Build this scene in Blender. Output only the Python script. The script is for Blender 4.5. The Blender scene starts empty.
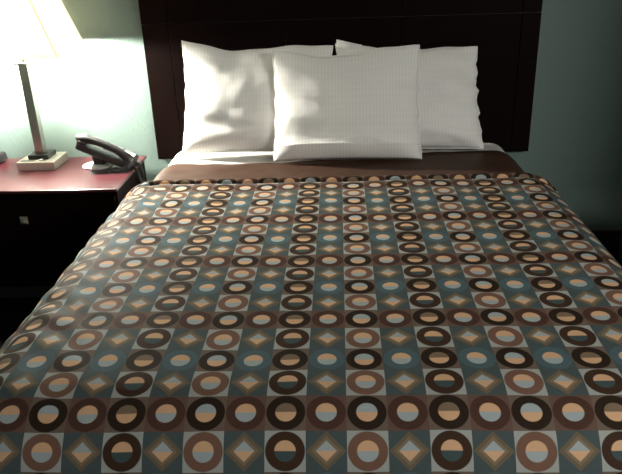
import bpy, bmesh, math, random
from mathutils import Vector, Matrix, noise
random.seed(4)
S = bpy.context.scene
COL = S.collection
PI = math.pi

# ------------------------------------------------------------------ materials
def mat(name, col, rough=.5, metal=0., spec=.5, coat=0., bump=None, emit=None, sheen=0.):
    m = bpy.data.materials.new(name); m.use_nodes = True
    b = m.node_tree.nodes['Principled BSDF']
    b.inputs['Base Color'].default_value = (*col, 1)
    b.inputs['Roughness'].default_value = rough
    b.inputs['Metallic'].default_value = metal
    b.inputs['Specular IOR Level'].default_value = spec
    b.inputs['Coat Weight'].default_value = coat
    b.inputs['Sheen Weight'].default_value = sheen
    if emit:
        b.inputs['Emission Color'].default_value = (*emit[0], 1)
        b.inputs['Emission Strength'].default_value = emit[1]
    if bump:
        add_bump(m, *bump)
    return m

def add_bump(m, scale, strength, dist=.002, detail=3., stretch=None):
    nt = m.node_tree; b = nt.nodes['Principled BSDF']
    tc = nt.nodes.new('ShaderNodeTexCoord'); n = nt.nodes.new('ShaderNodeTexNoise')
    n.inputs['Scale'].default_value = scale; n.inputs['Detail'].default_value = detail
    bp = nt.nodes.new('ShaderNodeBump'); bp.inputs['Strength'].default_value = strength
    bp.inputs['Distance'].default_value = dist
    if stretch:
        mp = nt.nodes.new('ShaderNodeMapping'); mp.inputs['Scale'].default_value = stretch
        nt.links.new(tc.outputs['Object'], mp.inputs['Vector']); nt.links.new(mp.outputs['Vector'], n.inputs['Vector'])
    else:
        nt.links.new(tc.outputs['Object'], n.inputs['Vector'])
    nt.links.new(n.outputs['Fac'], bp.inputs['Height']); nt.links.new(bp.outputs['Normal'], b.inputs['Normal'])

def wood(name, c0, c1, rough, coat=0., spec=.5):
    m = mat(name, c0, rough, coat=coat, spec=spec)
    nt = m.node_tree; b = nt.nodes['Principled BSDF']
    tc = nt.nodes.new('ShaderNodeTexCoord'); mp = nt.nodes.new('ShaderNodeMapping')
    mp.inputs['Scale'].default_value = (2.5, 30, 30)
    n = nt.nodes.new('ShaderNodeTexNoise'); n.inputs['Scale'].default_value = 2.; n.inputs['Detail'].default_value = 5
    r = nt.nodes.new('ShaderNodeValToRGB')
    r.color_ramp.elements[0].color = (*c0, 1); r.color_ramp.elements[1].color = (*c1, 1)
    r.color_ramp.elements[0].position = .3; r.color_ramp.elements[1].position = .7
    L = nt.links.new
    L(tc.outputs['Object'], mp.inputs['Vector']); L(mp.outputs['Vector'], n.inputs['Vector'])
    L(n.outputs['Fac'], r.inputs['Fac']); L(r.outputs['Color'], b.inputs['Base Color'])
    b.inputs['Coat Roughness'].default_value = .25
    return m

def srgb(r, g, b):
    f = lambda c: c/12.92 if c <= .04045 else ((c+.055)/1.055)**2.4
    return (f(r/255), f(g/255), f(b/255))

class NB:                                   # tiny node-math builder
    def __init__(s, nt): s.nt = nt
    def m(s, op, a, b=None, c=None):
        n = s.nt.nodes.new('ShaderNodeMath'); n.operation = op
        for i, v in enumerate((a, b, c)):
            if v is None: continue
            if isinstance(v, (int, float)): n.inputs[i].default_value = v
            else: s.nt.links.new(v, n.inputs[i])
        return n.outputs[0]
    def mix(s, f, a, b):
        n = s.nt.nodes.new('ShaderNodeMix'); n.data_type = 'RGBA'
        for k, v in ((0, f), (6, a), (7, b)):
            if isinstance(v, tuple): n.inputs[k].default_value = (*v, 1)
            elif isinstance(v, (int, float)): n.inputs[k].default_value = v
            else: s.nt.links.new(v, n.inputs[k])
        return n.outputs[2]

def pattern_material():
    m = mat('woven_circle_pattern', (.1, .1, .1), .65, spec=.03)
    nt = m.node_tree; b = nt.nodes['Principled BSDF']; q = NB(nt)
    uv = nt.nodes.new('ShaderNodeUVMap'); uv.uv_map = 'UVMap'
    sx = nt.nodes.new('ShaderNodeSeparateXYZ'); nt.links.new(uv.outputs['UV'], sx.inputs[0])
    U, V = sx.outputs[0], sx.outputs[1]                       # centred on whole numbers
    iu = q.m('ROUND', U); iv = q.m('ROUND', V)
    x = q.m('SUBTRACT', U, iu); y = q.m('SUBTRACT', V, iv)
    cu = q.m('FLOORED_MODULO', iu, 4); cv = q.m('FLOORED_MODULO', iv, 4)
    isH = q.m('COMPARE', cu, 0, .1); isK = q.m('COMPARE', cu, 2, .1)
    isA = q.m('COMPARE', cv, 3, .1); isC = q.m('COMPARE', cv, 1, .1)
    isAC = q.m('ADD', isA, isC)                               # the rest is row B
    r = q.m('SQRT', q.m('ADD', q.m('MULTIPLY', x, x), q.m('MULTIPLY', y, y)))
    d = q.m('ADD', q.m('ABSOLUTE', x), q.m('ABSOLUTE', y))
    ss = lambda v, e: q.m('MULTIPLY', q.m('SUBTRACT', e, v), 40.)   # soft step, clamped
    def step(v, e):
        n = nt.nodes.new('ShaderNodeMath'); n.operation = 'MULTIPLY_ADD'; n.use_clamp = True
        nt.links.new(v, n.inputs[0]); n.inputs[1].default_value = -45.; n.inputs[2].default_value = e*45.+.5
        return n.outputs[0]
    n = nt.nodes.new('ShaderNodeMath'); n.operation = 'MULTIPLY_ADD'; n.use_clamp = True
    nt.links.new(y, n.inputs[0]); n.inputs[1].default_value = 45.; n.inputs[2].default_value = .5
    top = n.outputs[0]
    ring = step(r, .485); core = step(r, .26)
    dia = step(d, .485); diam = step(d, .36); diac = step(d, .255)
    LG = srgb(154, 158, 154); TEAL = srgb(71, 82, 83); TEALR = srgb(76, 95, 101)
    DK = srgb(46, 36, 29); DKB = srgb(62, 46, 36); BR = srgb(112, 84, 71); RB = srgb(74, 53, 45)
    TAUPE = srgb(104, 90, 80); REDT = srgb(98, 76, 68)
    OL = srgb(104, 93, 76); OL2 = srgb(122, 107, 88); PEACH = srgb(202, 163, 128); GY = srgb(154, 164, 166)
    TB = srgb(120, 102, 84); DT = srgb(64, 79, 80)
    # backgrounds
    bgHK = q.mix(isAC, LG, TAUPE)
    bgD = q.mix(isA, TEAL, REDT)
    isHK = q.m('ADD', isH, isK)
    bg = q.mix(isHK, bgD, bgHK)
    # rings
    rK = q.mix(isAC, BR, DK)
    rH = q.mix(isAC, DKB, DK)
    rD = q.mix(isA, TEALR, RB)
    rc = q.mix(isK, q.mix(isH, rD, rH), rK)
    # cores (top / bottom halves)
    tK = q.mix(isAC, PEACH, GY); bK = q.mix(isAC, GY, PEACH)
    tH = q.mix(isAC, PEACH, TB); bH = q.mix(isAC, DT, PEACH)
    topc = q.mix(isK, q.mix(isH, PEACH, tH), tK); botc = q.mix(isK, q.mix(isH, GY, bH), bK)
    corec = q.mix(top, botc, topc)
    circ = q.mix(core, q.mix(ring, bg, rc), corec)
    diamond = q.mix(diac, q.mix(diam, q.mix(dia, bg, OL), OL2), q.mix(top, PEACH, GY))
    useD = q.m('MULTIPLY', q.m('SUBTRACT', 1., isHK), q.m('SUBTRACT', 1., isAC))
    c = q.mix(useD, circ, diamond)
    nt.links.new(c, b.inputs['Base Color'])
    # fine stitched rings in the weave
    w = q.m('SINE', q.m('MULTIPLY', r, 110.))
    tc = nt.nodes.new('ShaderNodeTexCoord'); nz = nt.nodes.new('ShaderNodeTexNoise')
    nz.inputs['Scale'].default_value = 28.; nz.inputs['Detail'].default_value = 4
    nt.links.new(tc.outputs['Object'], nz.inputs['Vector'])
    h = q.m('MULTIPLY_ADD', w, .06, nz.outputs['Fac'])
    bp = nt.nodes.new('ShaderNodeBump'); bp.inputs['Strength'].default_value = .35; bp.inputs['Distance'].default_value = .004
    nt.links.new(h, bp.inputs['Height']); nt.links.new(bp.outputs['Normal'], b.inputs['Normal'])
    return m

def pillow_material():
    m = mat('white_striped_cotton', (.80, .795, .77), .7, spec=.25, sheen=.1)
    nt = m.node_tree; b = nt.nodes['Principled BSDF']; q = NB(nt)
    uv = nt.nodes.new('ShaderNodeUVMap'); uv.uv_map = 'UVMap'
    sx = nt.nodes.new('ShaderNodeSeparateXYZ'); nt.links.new(uv.outputs['UV'], sx.inputs[0])
    s1 = q.m('MULTIPLY_ADD', q.m('SINE', q.m('MULTIPLY', sx.outputs[0], 2*PI*44)), .5, .5)
    s2 = q.m('MULTIPLY_ADD', q.m('SINE', q.m('MULTIPLY', sx.outputs[1], 2*PI*16)), .5, .5)
    f = q.m('MULTIPLY_ADD', s1, .75, q.m('MULTIPLY', s2, .25))
    nt.links.new(q.mix(f, (.755, .75, .725), (.83, .825, .80)), b.inputs['Base Color'])
    tc = nt.nodes.new('ShaderNodeTexCoord'); nz = nt.nodes.new('ShaderNodeTexNoise')
    nz.inputs['Scale'].default_value = 9.; nz.inputs['Detail'].default_value = 3
    nt.links.new(tc.outputs['Object'], nz.inputs['Vector'])
    bp = nt.nodes.new('ShaderNodeBump'); bp.inputs['Strength'].default_value = .2; bp.inputs['Distance'].default_value = .006
    nt.links.new(nz.outputs['Fac'], bp.inputs['Height']); nt.links.new(bp.outputs['Normal'], b.inputs['Normal'])
    return m

def shade_material():
    m = bpy.data.materials.new('linen_lampshade'); m.use_nodes = True
    nt = m.node_tree; nt.nodes.clear()
    o = nt.nodes.new('ShaderNodeOutputMaterial'); mx = nt.nodes.new('ShaderNodeMixShader')
    d = nt.nodes.new('ShaderNodeBsdfDiffuse'); t = nt.nodes.new('ShaderNodeBsdfTranslucent')
    d.inputs['Color'].default_value = (.82, .77, .64, 1); t.inputs['Color'].default_value = (.74, .68, .58, 1)
    mx.inputs[0].default_value = .45
    nt.links.new(d.outputs[0], mx.inputs[1]); nt.links.new(t.outputs[0], mx.inputs[2]); nt.links.new(mx.outputs[0], o.inputs[0])
    return m

M = dict(
    wall=mat('seafoam_wall_paint', srgb(104, 122, 117), .6, spec=.3, bump=(70, .5, .003)),
    ceil=mat('ceiling_paint', (.62, .61, .57), .9),
    floor=mat('dark_carpet', (.003, .0025, .0025), .95, spec=.0, bump=(220, .8, .004)),
    base=mat('dark_baseboard', (.03, .03, .028), .5),
    espresso=wood('espresso_wood', (.0035, .0016, .0014), (.0058, .0025, .0022), .5, spec=.03),
    groove=mat('groove_inlay', (.03, .024, .022), .5),
    mahog=wood('mahogany_laminate', (.038, .0065, .0095), (.058, .011, .0145), .3, coat=.2),
    pattern=pattern_material(),
    brown=mat('brown_woven_blanket', srgb(66, 44, 32), .6, spec=.25, sheen=.0, bump=(26, .35, .006, 4)),
    sheet=mat('white_sheet', (.78, .77, .74), .8, spec=.2, bump=(14, .3, .01)),
    pillow=pillow_material(),
    boxspring=mat('grey_ticking', (.08, .075, .07), .9),
    nickel=mat('brushed_nickel', (.50, .47, .43), .34, 1., bump=(60, .1, .001, 2, (1, 1, 30))),
    champagne=mat('satin_base_metal', (.56, .53, .46), .4, .55),
    shade=shade_material(),
    trim=mat('shade_trim', (.55, .50, .38), .8),
    bulb=mat('lit_bulb', (1, 1, 1), .4, emit=((1., .95, .83), 6500.)),
    black=mat('black_plastic', (.010, .010, .011), .32, spec=.5),
    softblack=mat('dull_black_plastic', (.016, .016, .017), .5),
    dkgrey=mat('grey_plastic', (.12, .12, .12), .45),
    white=mat('white_plastic', (.72, .70, .66), .4),
    card=mat('white_card', (.55, .55, .54), .6),
    lcd=mat('dark_display', (.01, .013, .012), .12),
    chair=mat('black_upholstery', (.010, .010, .010), .8, bump=(90, .3, .002)),
)

# ------------------------------------------------------------------ helpers
def obj(name, bm, m, parent=None, smooth=False, recalc=True):
    if recalc: bmesh.ops.recalc_face_normals(bm, faces=bm.faces)
    me = bpy.data.meshes.new(name); bm.to_mesh(me); bm.free()
    if smooth:
        for p in me.polygons: p.use_smooth = True
    for mm in (m if isinstance(m, (list, tuple)) else [m]): me.materials.append(mm)
    o = bpy.data.objects.new(name, me); COL.objects.link(o)
    if parent: o.parent = parent
    return o

def thing(name, label, cat, loc=(0, 0, 0), rot=(0, 0, 0), group=None):
    o = bpy.data.objects.new(name, None); COL.objects.link(o)
    o.location = loc; o.rotation_euler = rot; o.empty_display_size = .05
    o['label'] = label; o['category'] = cat
    if group: o['group'] = group
    return o

def tag(o, label, cat, group=None):
    o['label'] = label; o['category'] = cat
    if group: o['group'] = group
    return o

def struct(name, bm, m):
    o = obj(name, bm, m); o['kind'] = 'structure'; return o

def box(bm, lo, hi, bev=0., seg=2, mtx=None):
    b = bmesh.new(); bmesh.ops.create_cube(b, size=1)
    for v in b.verts:
        v.co = Vector([lo[i]+(v.co[i]+.5)*(hi[i]-lo[i]) for i in range(3)])
    if bev: bmesh.ops.bevel(b, geom=list(b.edges), offset=bev, segments=seg, affect='EDGES', profile=.5)
    if mtx: bmesh.ops.transform(b, matrix=mtx, verts=b.verts)
    merge(bm, b)

def merge(bm, b):
    me = bpy.data.meshes.new('tmp'); b.to_mesh(me); b.free(); bm.from_mesh(me); bpy.data.meshes.remove(me)

def B(*a, **k):
    bm = bmesh.new(); box(bm, *a, **k); return bm

def lathe(bm, prof, loc=(0, 0, 0), n=24, sx=1., sy=1.):
    rings = []
    for r, z in prof:
        rings.append([bm.verts.new((loc[0]+sx*r*math.cos(2*PI*i/n), loc[1]+sy*r*math.sin(2*PI*i/n), loc[2]+z)) for i in range(n)])
    for a, b in zip(rings, rings[1:]):
        for i in range(n): bm.faces.new((a[i], a[(i+1) % n], b[(i+1) % n], b[i]))
    bm.faces.new(rings[0][::-1]); bm.faces.new(rings[-1])

def tube(bm, pts, rad, n=8):
    pts = [Vector(p) for p in pts]; rings = []; up = Vector((0, 0, 1))
    t0 = (pts[1]-pts[0]).normalized(); s = t0.cross(up)
    if s.length < .1: s = t0.cross(Vector((1, 0, 0)))
    s.normalize()
    for i, p in enumerate(pts):
        t = (pts[min(i+1, len(pts)-1)]-pts[max(i-1, 0)]).normalized()
        s = (s-t*s.dot(t)).normalized(); u = t.cross(s)
        r = rad[i] if isinstance(rad, (list, tuple)) else rad
        rings.append([bm.verts.new(p+s*r*math.cos(2*PI*k/n)+u*r*math.sin(2*PI*k/n)) for k in range(n)])
    for a, b in zip(rings, rings[1:]):
        for i in range(n): bm.faces.new((a[i], a[(i+1) % n], b[(i+1) % n], b[i]))
    bm.faces.new(rings[0][::-1]); bm.faces.new(rings[-1])

def grid(fn, us, vs, uvfn=None):
    bm = bmesh.new(); uvl = bm.loops.layers.uv.new('UVMap')
    V = [[bm.verts.new(fn(u, v)) for u in us] for v in vs]
    for j in range(len(vs)-1):
        for i in range(len(us)-1):
            f = bm.faces.new((V[j][i], V[j][i+1], V[j+1][i+1], V[j+1][i]))
            q = ((us[i], vs[j]), (us[i+1], vs[j]), (us[i+1], vs[j+1]), (us[i], vs[j+1]))
            for l, (a, b) in zip(f.loops, q): l[uvl].uv = uvfn(a, b) if uvfn else (a, b)
    return bm

def lin(a, b, n): return [a+(b-a)*i/(n-1) for i in range(n)]

# ------------------------------------------------------------------ room shell
WY = 2.06; XL, XR = -2.3, 2.9; YF = -3.2; ZC = 2.45
struct('floor', B((XL, YF, -.1), (XR, WY, 0)), M['floor'])
struct('ceiling', B((XL, YF, ZC), (XR, WY, ZC+.1)), M['ceil'])
struct('wall_back', B((XL-.1, WY, -.1), (XR+.1, WY+.1, ZC+.1)), M['wall'])
struct('wall_left', B((XL-.1, YF, -.1), (XL, WY, ZC+.1)), M['wall'])
struct('wall_right_shading_jut', B((1.82, .35, -.1), (XR, WY, ZC+.1)), M['wall'])  # unseen jut, added to shade the right end of the back wall
struct('baseboard_back', B((XL, WY-.014, 0), (1.82, WY, .1), bev=.003), M['base'])

# ------------------------------------------------------------------ headboard
HX0, HX1, HZ0, HZ1, HY = -.795, 1.043, .545, 1.56, 2.02
hb = thing('headboard', 'tall dark espresso wood headboard with thin square grooves, on the wall behind the pillows', 'headboard', (.124, HY, HZ0))
def hp(bm, name, m): 
    bmesh.ops.translate(bm, vec=(-.124, -HY, -HZ0), verts=bm.verts); return obj(name, bm, m, hb)
hp(B((HX0, HY+.008, HZ0), (HX1, WY-.001, HZ1), bev=.003), 'backing_board', M['groove'])
xs = [HX0, -.668, -.127, .413, .957, HX1]; zs = [HZ0, 1.197, HZ1]
for i in range(5):
    for j in range(2):
        g = .0016
        hp(B((xs[i]+(g if i else 0), HY-.004, zs[j]+(g if j else 0)), (xs[i+1]-(g if i < 4 else 0), HY+.008, zs[j+1]-(g if j < 1 else 0)), bev=.0012, seg=1), 'panel', M['espresso'])

for x in (-.55, .80):
    hp(B((x-.035, HY+.012, 0), (x+.035, WY-.015, HZ0), bev=.002), 'leg', M['espresso'])

# ------------------------------------------------------------------ bed
BX, HW = .105, .805            # centre line, mattress half width
MT = .615                      # mattress top
t = thing('box_spring', 'low dark box spring bed base under the mattress', 'bed base', (BX, 1., 0))
def part(root, name, bm, m, smooth=False, recalc=True):
    bmesh.ops.transform(bm, matrix=Matrix.Translation(root.location).inverted(), verts=bm.verts)
    return obj(name, bm, m, root, smooth, recalc)
part(t, 'base_box', B((BX-HW+.01, .01, .12), (BX+HW-.01, 1.99, .34), bev=.02), M['boxspring'])
for sx in (-1, 1):
    for yy in (.12, 1.88):
        b = bmesh.new(); lathe(b, [(.025, 0), (.03, .01), (.03, .122)], (BX+sx*.62, yy, 0), 14); part(t, 'leg', b, M['softblack'])
b = B((BX-HW, 0, .341), (BX+HW, 2.0, MT), bev=.075, seg=6)
tag(obj('mattress', b, M['sheet'], smooth=True), 'white sheeted mattress showing as a white rim below the pillows', 'mattress')

def shoulder(s, flat, R):
    """arc length from the centre -> (offset, drop)"""
    a = abs(s); sg = 1 if s >= 0 else -1
    if a <= flat: return s, 0.
    q = (a-flat)/R
    if q <= PI/2: return sg*(flat+R*math.sin(q)), R*(1-math.cos(q))
    return sg*(flat+R), R+(a-flat-R*PI/2)

# brown blanket
BT = MT+.011
def blanket(s, y):
    x, dz = shoulder(s, HW-.075, .092)
    w = .004*noise.noise(Vector((s*9, y*12, 3)))*(1 if dz < .05 else .6)
    cr = -.012*max(0, (y-1.60)/.1)**2 if y > 1.60 else 0
    y2 = y+.11*max(0, min(1, (s+.25)/.6))*max(0, (y-1.4)/.3)
    return (BX+x, y2+.006*math.sin(s*5), BT-dz+w+cr)
b = grid(blanket, lin(-1.06, 1.06, 110), lin(1.0, 1.70, 36))
o = obj('blanket', b, M['brown'], smooth=True, recalc=False)
md = o.modifiers.new('thickness', 'SOLIDIFY'); md.thickness = .006; md.offset = -1
tag(o, 'plain brown blanket band lying between the pillows and the patterned comforter', 'blanket')

# patterned comforter
W = .085; CT = .645; FL, CR = .735, .178
FOOTY, FR = .012, .20
YTOP = 1.350
def comf_pt(s, v):
    x, dx = shoulder(s, FL, CR)
    if v >= FOOTY: y, dy = v, 0.
    else:
        q = (FOOTY-v)/FR
        if q <= PI/2: y, dy = FOOTY-FR*math.sin(q), FR*(1-math.cos(q))
        else: y, dy = FOOTY-FR, FR+(FOOTY-v-FR*PI/2)
    drop = (dx**2.2+dy**2.2)**(1/2.2)
    n1 = noise.noise(Vector((s*4.2, v*3.6, 1.3)))*.0045+noise.noise(Vector((s*11, v*9, 5)))*.0016
    # diagonal drag creases near the left edge
    e = max(0, min(1, (-s-.5)/.2))
    n1 += e*.009*math.sin((s*1.0+v*1.2)*42+3*noise.noise(Vector((s*5, v*5, 8))))*max(0, noise.noise(Vector((s*3, v*2.2, 2))) + .25)
    lat = 0
    if dx > .2:
        lat = .014*math.sin(v*11+1.5*math.sin(v*3))*min(1, (dx-.2)/.2)
    if dy > .25: y += .012*math.sin(s*13)*min(1, (dy-.25)/.2)
    if v > YTOP-.03: n1 -= .010*((v-(YTOP-.03))/.03)**2
    return (BX+x+lat*(1 if s > 0 else -1), y, max(.06, CT-drop+n1))
us = lin(-1.26, 1.26, 190); vs = lin(-.62, YTOP, 150)
com = thing('comforter', 'comforter patterned with rings and diamonds in brown, teal and peach, spread over the bed', 'comforter', (BX, .6, .06))
b = grid(comf_pt, us, vs, lambda s, v: ((s+BX)/W, v/W+.2*math.exp(-((v/W-.4)/1.2)**2/2)))
o = part(com, 'cover', b, M['pattern'], smooth=True, recalc=False)
md = o.modifiers.new('thickness', 'SOLIDIFY'); md.thickness = .014; md.offset = -1
# rolled top hem: half round band following the shoulders
HR = .0135
def hem(s, a):
    x, dz = shoulder(s, FL, CR)
    q = 0 if abs(s) <= FL else min(1, (abs(s)-FL)/CR/(PI/2))*PI/2
    nx, nz = math.sin(q)*(1 if s > 0 else -1), math.cos(q)
    r = HR*(1+.12*noise.noise(Vector((s*14, a, 2))))
    wob = .004*noise.noise(Vector((s*6, 1, 7)))
    yy = YTOP+.019+r*1.25*math.cos(a)+wob
    h = r*math.sin(a)-.008
    return (BX+x+nx*h, yy, CT-dz+nz*h)
b = grid(hem, lin(-1.26, 1.26, 150), lin(PI*1.5, -PI*.5, 17), lambda s, a: ((s+BX)/W+2, 3.+(3.25-a)*HR/W*1.25))
part(com, 'hem', b, M['pattern'], smooth=True, recalc=False)

# ------------------------------------------------------------------ pillows
def pillow(name, TL, TR, BL, BR, tf, tb, seed, label, drop=(0, 0, .5), slump=.0, pinch=.05):
    TL, TR, BL, BR = map(Vector, (TL, TR, BL, BR))
    ctr = (BL+BR)/2
    n = (TR-TL+BR-BL).cross((TL-BL)+(TR-BR)).normalized()      # towards the camera (-y)
    root = thing(name, label, 'pillow', ctr, group=None)
    def mid(s, t):
        # pull the mid edges inwards so the four corners stand out as ears
        s2 = s*(1-pinch*(1-t*t)*abs(s)**3); t2 = t*(1-pinch*.55*(1-s*s)*abs(t)**3)
        t2 -= drop[0]*((t+1)/2)**3*(1-s*s)**.6*math.exp(-((s-drop[1])/drop[2])**2)*4.3
        t2 += .012*((t+1)/2)**4*math.sin(s*11+seed*2)*(1-s**4)
        a, c = (s2+1)/2, (t2+1)/2
        amp = .006 if seed == 4.1 and s > 0 else .0025
        edge = amp*(math.sin(t*17+seed*3)+.6*math.sin(t*31+seed))*abs(s)**8*(1-t*t)
        return BL*(1-a)*(1-c)+BR*a*(1-c)+TL*(1-a)*c+TR*a*c+(TR-TL).normalized()*edge
    def thick(s, t):
        tt = t+slump*(1-t*t)
        return (max(0, 1-abs(s)**2.6)*max(0, 1-abs(tt)**(3.2 if tt < 0 else 2.3)))**.62
    def side(sign, T):
        def fn(s, t):
            p = mid(s, t); k = thick(s, t)
            v = Vector((s*2.2+seed, t*2.2, seed*1.7))
            w = noise.noise(v)*.006+noise.noise(v*2.6)*.002
            # folds radiating from the corners and sides
            ang = math.atan2(t+.55, s-.25*math.sin(seed)); rr = math.hypot(s, t)
            w += .006*math.sin(ang*9+seed)*max(0, rr-.35)
            w += .011*max(0, abs(s)-.35)*math.sin(t*13+4*s+seed*2+2*noise.noise(Vector((s*2, t*2, seed))))
            # long horizontal drag folds low on the pillow
            w += .004*math.sin(t*15+1.2*noise.noise(Vector((s*1.5, t, seed)))*4)*max(0, -t)*(1-abs(s)**4)
            return p+n*(sign*(T*k+w*min(1, k*1.6))*1.0+sign*.0015)-ctr
        return fn
    uvf = lambda s, t: ((s+1)/2, (t+1)/2)
    us, vs = [math.sin(x*PI/2)*.35+x*.65 for x in lin(-1, 1, 64)], [math.sin(x*PI/2)*.35+x*.65 for x in lin(-1, 1, 52)]
    b = grid(side(1, tf), us, vs, uvf); b2 = grid(side(-1, tb), us, vs, uvf)
    bmesh.ops.reverse_faces(b2, faces=b2.faces)
    me = bpy.data.meshes.new('tmp'); b2.to_mesh(me); b2.free(); b.from_mesh(me); bpy.data.meshes.remove(me)
    bmesh.ops.remove_doubles(b, verts=b.verts, dist=.0032)
    obj('pillowcase', b, M['pillow'], root, smooth=True)
    # seam / hem cord round the edge
    pts = [mid(s, -1) for s in lin(-1, 1, 30)]+[mid(1, t) for t in lin(-1, 1, 24)[1:]]
    pts += [mid(s, 1) for s in lin(1, -1, 30)[1:]]+[mid(-1, t) for t in lin(1, -1, 24)[1:]]
    b = bmesh.new(); tube(b, [p-ctr for p in pts], .0035, 6); obj('seam', b, M['pillow'], root, smooth=True)
    return root, mid, n, ctr, thick
pillow('pillow', (-.600, 1.965, 1.124), (.095, 1.965, 1.082), (-.610, 1.775, .642), (.07, 1.775, .638), .10, .035, 1.3,
       'brightly lit white pillow leaning on the headboard at its left side, next to the lamp', slump=.36, drop=(.032, -.35, .55))
r2, mid2, n2, c2, k2 = pillow('pillow', (.107, 1.965, 1.090), (.752, 1.965, 1.060), (.13, 1.775, .638), (.772, 1.775, .636), .08, .035, 4.1,
       'dim white pillow leaning on the headboard at its right side, far from the lamp', slump=.3, drop=(.014, -.1, .7))
# turned-up case corner of the right-hand pillow
b = grid(lambda s, t: Vector((.112+.118*s, 1.955-.03*math.sin(PI*s)*t, 1.05+.062*t*(1-.45*s))) - c2, lin(0, 1, 12), lin(0, 1, 8), lambda s, t: (s*.2, t*.1))
fl = obj('case_flap', b, M['pillow'], r2, smooth=True, recalc=False)
md = fl.modifiers.new('thickness', 'SOLIDIFY'); md.thickness = .006
r3, mid3, n3, c3, k3 = pillow('pillow', (-.170, 1.825, 1.092), (.474, 1.825, 1.094), (-.174, 1.645, .640), (.478, 1.645, .634), .08, .006, 7.7,
       'white pillow propped in front of the two others, at the middle of the bed', slump=.34, pinch=.035, drop=(.034, -.25, .6))
# open hem of the front pillowcase lying along its bottom
def cuff(s, t):
    p = mid3(s, -1+.26*t)
    return p+n3*(.08*k3(s, -1+.26*t)*(1+.02*t)+.006+.010*t*t*(1-abs(s)**6)+.002*math.sin(s*9+2*t))-c3+Vector((0, 0, -.003*(1-t)))
b = grid(cuff, lin(-.99, .99, 50), lin(0, 1, 12), lambda s, t: ((s+1)/2, t*.1))
fl = obj('case_hem', b, M['pillow'], r3, smooth=True, recalc=False)
md = fl.modifiers.new('thickness', 'SOLIDIFY'); md.thickness = .004

# ------------------------------------------------------------------ nightstand
NX0, NX1, NY0, NY1, NZ = -1.752, -.860, 1.533, 2.04, .56
ns = thing('nightstand', 'dark mahogany nightstand with a reddish glossy top, left of the bed', 'nightstand', ((NX0+NX1)/2, (NY0+NY1)/2, 0))
part(ns, 'top', B((NX0, NY0, NZ-.014), (NX1, NY1, NZ), bev=.003), M['mahog'])
b = bmesh.new()
box(b, (NX0+.012, NY0+.03, .07), (NX1-.012, NY1-.01, NZ-.014), bev=.002)
part(ns, 'body', b, M['espresso'])
part(ns, 'plinth', B((NX0+.03, NY0+.05, 0), (NX1-.03, NY1-.03, .07)), M['softblack'])
for z0, z1 in ((.312, .522), (.085, .300)):
    d = part(ns, 'drawer', B((NX0+.02, NY0+.010, z0), (NX1-.02, NY0+.03, z1), bev=.003), M['espresso'])
    if z0 < .2: continue
    cz = (z0+z1)/2; kb = bmesh.new(); cx = -1.306
    base = [kb.verts.new((cx+a*.0175, NY0+.004, cz+c*.0175)) for a, c in ((-1, -1), (1, -1), (1, 1), (-1, 1))]
    rear = [kb.verts.new((cx+a*.0175, NY0+.0099, cz+c*.0175)) for a, c in ((-1, -1), (1, -1), (1, 1), (-1, 1))]
    tip = kb.verts.new((cx, NY0-.013, cz))
    for i in range(4):
        kb.faces.new((base[i], base[(i+1) % 4], tip)); kb.faces.new((rear[i], rear[(i+1) % 4], base[(i+1) % 4], base[i]))
    kb.faces.new(rear[::-1])
    bmesh.ops.transform(kb, matrix=Matrix.Translation(ns.location).inverted(), verts=kb.verts)
    obj('knob', kb, M['nickel'], d)

# ------------------------------------------------------------------ table lamp
LX, LY = -1.338, 1.912
lp = thing('table_lamp', 'lit table lamp with square metal post and cream shade, on the nightstand', 'lamp', (LX, LY, NZ))
def lpart(name, bm, m, par=lp, smooth=False): return obj(name, bm, m, par, smooth)
base = lpart('base', B((-.092, -.088, .0), (.092, .088, .042), bev=.003), M['champagne'])
for i, (x, w) in enumerate(((-.062, .016), (-.028, .016))):                       # outlet plate with slots
    pl = lpart('outlet', B((x-w, -.078, .0415), (x+w, -.052, .0442), bev=.001), M['dkgrey'], base)
lpart('switch', B((.012, -.073, .0415), (.03, -.056, .05), bev=.002), M['white'], base)
lpart('plinth', B((-.05, -.045, .042), (.05, .055, .064), bev=.002), M['black'])
lpart('post', B((-.021, -.021, .064), (.021, .021, .490), bev=.0015), M['nickel'])
lpart('post_cap', B((-.037, -.037, .490), (.037, .037, .500), bev=.0015), M['nickel'])
b = bmesh.new(); lathe(b, [(.009, .5), (.009, .52), (.017, .522), (.018, .543), (.014, .547)], n=18); lpart('socket', b, M['nickel'], smooth=True)
b = bmesh.new(); lathe(b, [(.004, .546), (.013, .550), (.020, .556), (.032, .568), (.036, .582), (.032, .600), (.018, .614), (.002, .619)], n=20)
lpart('bulb', b, M['bulb'], smooth=True)
# rectangular tapered shade, open top and bottom
SX0, SY0, SX1, SY1 = .247, .140, .135, .120
Zb, Zt = .552, .86
OYS = -.014
def ring_(bm, hx, hy, z, oy=OYS): 
    tilt = lambda y: y*.13
    return [bm.verts.new((sx*hx, oy+sy*hy, z+tilt(sy*hy))) for sx, sy in ((-1, -1), (1, -1), (1, 1), (-1, 1))]
b = bmesh.new()
o0, o1 = ring_(b, SX0, SY0, Zb), ring_(b, SX1, SY1, Zt)
i0, i1 = ring_(b, SX0-.003, SY0-.003, Zb), ring_(b, SX1-.003, SY1-.003, Zt)
for k in range(4):
    n_ = (k+1) % 4
    b.faces.new((o0[k], o0[n_], o1[n_], o1[k])); b.faces.new((i0[n_], i0[k], i1[k], i1[n_]))
    b.faces.new((o0[n_], o0[k], i0[k], i0[n_])); b.faces.new((o1[k], o1[n_], i1[n_], i1[k]))
sh = lpart('lamp_shade', b, M['shade']); sh.rotation_euler.z = -.07
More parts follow.
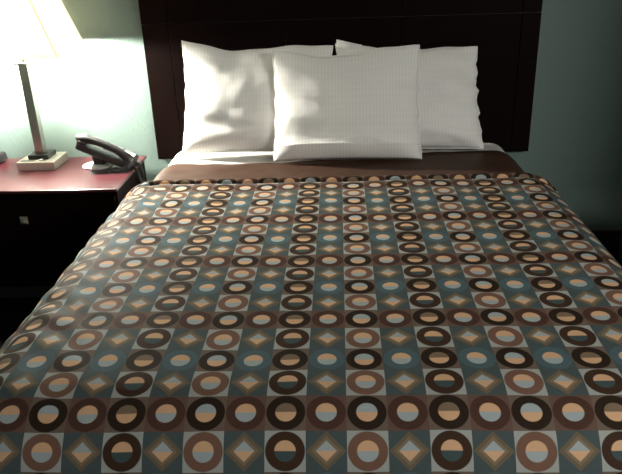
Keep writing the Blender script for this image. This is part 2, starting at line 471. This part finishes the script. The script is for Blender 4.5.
for k in range(4):                                          # piping on the four corners
    sx, sy = ((-1, -1), (1, -1), (1, 1), (-1, 1))[k]
    b = bmesh.new(); tube(b, [(sx*SX0, OYS+sy*SY0, Zb+sy*SY0*.13), (sx*SX1, OYS+sy*SY1, Zt+sy*SY1*.13)], .0018, 6)
    lpart('piping', b, M['trim'], sh)
b = bmesh.new()
for z, hx, hy in ((.575, SX0*.96, SY0*.96),):
    zz = .70; k = (zz-Zb)/(Zt-Zb); hx = SX0+(SX1-SX0)*k; 
    tube(b, [(-hx+.006, OYS, zz), (-.03, 0, zz+.01), (.03, 0, zz+.01), (hx-.006, OYS, zz)], .002, 6)
tube(b, [(-.017, 0, .545), (-.05, 0, .60), (-.03, 0, .71)], .0015, 6); tube(b, [(.017, 0, .545), (.05, 0, .60), (.03, 0, .71)], .0015, 6)
lpart('harp', b, M['nickel'])

# ------------------------------------------------------------------ telephone
ph = thing('telephone', 'black corded desk telephone on a white oval stand, on the nightstand near the bed', 'telephone', (-1.003, 1.868, NZ))
st = bmesh.new()
lathe(st, [(.086, 0), (.090, .003), (.088, .009), (.070, .014), (.04, .016)], (-.052, .005, 0), 30, .80, .70)
obj('stand', st, M['white'], ph, smooth=True)
b = bmesh.new(); box(b, (-.065, -.02, .013), (-.01, .05, .082), bev=.006); obj('stand_neck', b, M['softblack'], ph)
TIL = Matrix.Translation((.012, 0, .072)) @ Matrix.Rotation(math.radians(25), 4, 'Y') @ Matrix.Diagonal((1.1, 1.05, 1.05, 1))
def ppart(name, bm, m, par=ph, smooth=False):
    bmesh.ops.transform(bm, matrix=TIL, verts=bm.verts); return obj(name, bm, m, par, smooth)
b = bmesh.new(); box(b, (-.122, -.082, -.016), (.118, .082, .014), bev=.009, seg=3)
box(b, (-.122, -.082, .008), (-.085, -.028, .030), bev=.006); box(b, (.080, -.082, .008), (.112, -.028, .020), bev=.005)
body = ppart('body', b, M['softblack'])
b = bmesh.new()
prof = [(-.134, .030, .010), (-.126, .032, .019), (-.100, .037, .022), (-.080, .043, .019), (-.04, .049, .0165), (0, .050, .016), (.04, .047, .0165), (.075, .038, .019), (.098, .030, .022), (.112, .027, .019), (.118, .026, .010)]
tube(b, [(x, -.056, z) for x, z, r in prof], [r for x, z, r in prof], 16)
hs = ppart('handset', b, M['softblack'], smooth=True)
b = bmesh.new(); box(b, (-.118, -.076, .014), (-.082, -.036, .030), bev=.006); ppart('earpiece', b, M['black'], hs)
b = bmesh.new(); box(b, (.080, -.076, .010), (.112, -.036, .024), bev=.006); ppart('mouthpiece', b, M['black'], hs)
b = bmesh.new(); box(b, (-.128, .004, .010), (-.112, .04, .034), bev=.003); ppart('cradle_hook', b, M['dkgrey'])
for i in range(4):
    for j in range(3):
        x, y = -.015+i*.021, -.012+j*.019
        b = bmesh.new(); box(b, (x-.008, y-.007, .013), (x+.008, y+.007, .019), bev=.002); ppart('button', b, M['dkgrey'], body)
b = bmesh.new(); box(b, (.055, .005, .0135), (.106, .064, .0160), bev=.0007, seg=1); ppart('faceplate', b, M['card'], body)
for i in range(5):
    b = bmesh.new(); box(b, (-.085+i*.036, .054, .013), (-.06+i*.036, .074, .0185), bev=.002); ppart('speed_dial_button', b, M['dkgrey'], body)
# coiled cord: from the handset's lower end along the top, then over the nightstand's edge
path = [Vector(p) for p in ((.118, -.056, .050), (.122, -.085, .030), (.095, -.103, .0125), (.06, -.108, .011), (.045, -.09, .011), (.06, -.07, .011), (.09, -.085, .011), (.112, -.06, .0115), (.124, -.02, .012), (.142, .02, .0105), (.154, .03, -.03), (.156, .02, -.09), (.156, -.02, -.07), (.154, -.04, -.02), (.142, -.05, .0105), (.125, -.05, .010))]
def cr_(pts, n):
    out = []
    P = [pts[0]]+pts+[pts[-1]]
    for i in range(1, len(P)-2):
        for k in range(n):
            t = k/n; a, b_, c, d = P[i-1], P[i], P[i+1], P[i+2]
            out.append(.5*((2*b_)+(c-a)*t+(2*a-5*b_+4*c-d)*t*t+(3*b_-a-3*c+d)*t**3))
    return out+[pts[-1]]
fine = cr_(path, 60); hel = []; acc = 0
for i in range(len(fine)-1):
    tg = (fine[i+1]-fine[i]); acc += tg.length; tg.normalize()
    s = tg.cross(Vector((0, 0, 1)));  s = s.normalized() if s.length > .05 else Vector((1, 0, 0)); u = s.cross(tg)
    a = acc/.0052*2*PI
    hel.append(fine[i]+(s*math.cos(a)+u*math.sin(a))*.0058)
b = bmesh.new(); tube(b, hel, .0017, 5); obj('cord', b, M['black'], ph, smooth=True)

# ------------------------------------------------------------------ alarm clock at the left edge
ck = thing('alarm_clock', 'black clock on the nightstand, left of the lamp and cut by the photo edge', 'clock', (-1.655, 1.97, NZ), (0, 0, math.radians(-6)))
b = bmesh.new(); box(b, (-.095, -.05, .004), (.095, .05, .05), bev=.012, seg=4)
for v in b.verts:
    if v.co.z > .03: v.co.y += .018 if v.co.y < 0 else 0; v.co.x *= .95
obj('case', b, M['black'], ck, smooth=False)
b = bmesh.new(); box(b, (-.075, -.0465, .012), (.06, -.043, .032), bev=.001); obj('display', b, M['lcd'], ck)
b = bmesh.new(); box(b, (-.04, -.01, .0495), (.04, .012, .0535), bev=.0015); obj('snooze_bar', b, M['dkgrey'], ck)
for x in (-.07, .062):
    b = bmesh.new(); lathe(b, [(.008, .049), (.009, .051), (.008, .054)], (x, .02, 0), 14); obj('button', b, M['dkgrey'], ck)
for sx in (-1, 1):
    for sy in (-1, 1):
        b = bmesh.new(); lathe(b, [(.007, 0), (.007, .005)], (sx*.07, sy*.03, 0), 10); obj('foot', b, M['softblack'], ck)

# ------------------------------------------------------------------ dark ottoman at the right edge
ac = thing('ottoman', 'black ottoman in the dim corner right of the bed, barely inside the photo', 'ottoman', (1.575, 1.30, 0))
b = B((-.22, -.28, .10), (.22, .28, .33), bev=.03, seg=4); obj('base', b, M['chair'], ac, smooth=True)
b = B((-.225, -.285, .335), (.225, .285, .41), bev=.035, seg=4); obj('cushion', b, M['chair'], ac, smooth=True)
for sx in (-1, 1):
    for sy in (-1, 1):
        b = bmesh.new(); lathe(b, [(.014, 0), (.022, .11)], (sx*.17, sy*.23, 0), 12); obj('leg', b, M['softblack'], ac)

# ------------------------------------------------------------------ light
def area(name, loc, rot, size, e, col):
    L = bpy.data.lights.new(name, 'AREA'); L.energy = e; L.color = col; L.shape = 'RECTANGLE'; L.size, L.size_y = size
    o = bpy.data.objects.new(name, L); COL.objects.link(o); o.location = loc; o.rotation_euler = rot; return o
area('room_fill_light', (2.5, -1.9, 2.1), (math.radians(35), 0, math.radians(30)), (.7, .8), 84., (1., .97, .90))  # added fill with no known fixture; its edge of shade comes from the jut
w = bpy.data.worlds.new('World'); S.world = w; w.use_nodes = True
w.node_tree.nodes['Background'].inputs[0].default_value = (.85, .95, 1., 1)
w.node_tree.nodes['Background'].inputs[1].default_value = .14

# ------------------------------------------------------------------ camera
pit, yaw, rol = [math.radians(a) for a in (23.45, 2.9, -2.1)]
cp, sp, cw, sw, cr, sr = math.cos(pit), math.sin(pit), math.cos(yaw), math.sin(yaw), math.cos(rol), math.sin(rol)
fw = Vector((-sw*cp, cw*cp, -sp)); rt = Vector((cw, sw, 0)); up = rt.cross(fw)
r_, u_ = cr*rt+sr*up, -sr*rt+cr*up
cam = bpy.data.cameras.new('camera'); co = bpy.data.objects.new('camera', cam); COL.objects.link(co)
mx = Matrix((r_, u_, -fw)).transposed().to_4x4(); mx.translation = Vector((.1254, -1.2495, 1.5239)); co.matrix_world = mx
cam.sensor_fit = 'HORIZONTAL'; cam.sensor_width = 36; cam.lens = 680/622*36; cam.clip_start = .02
S.camera = co
vs_ = S.view_settings; vs_.view_transform = 'Standard'; vs_.look = 'None'; vs_.exposure = 0; vs_.gamma = 1; vs_.use_curve_mapping = False
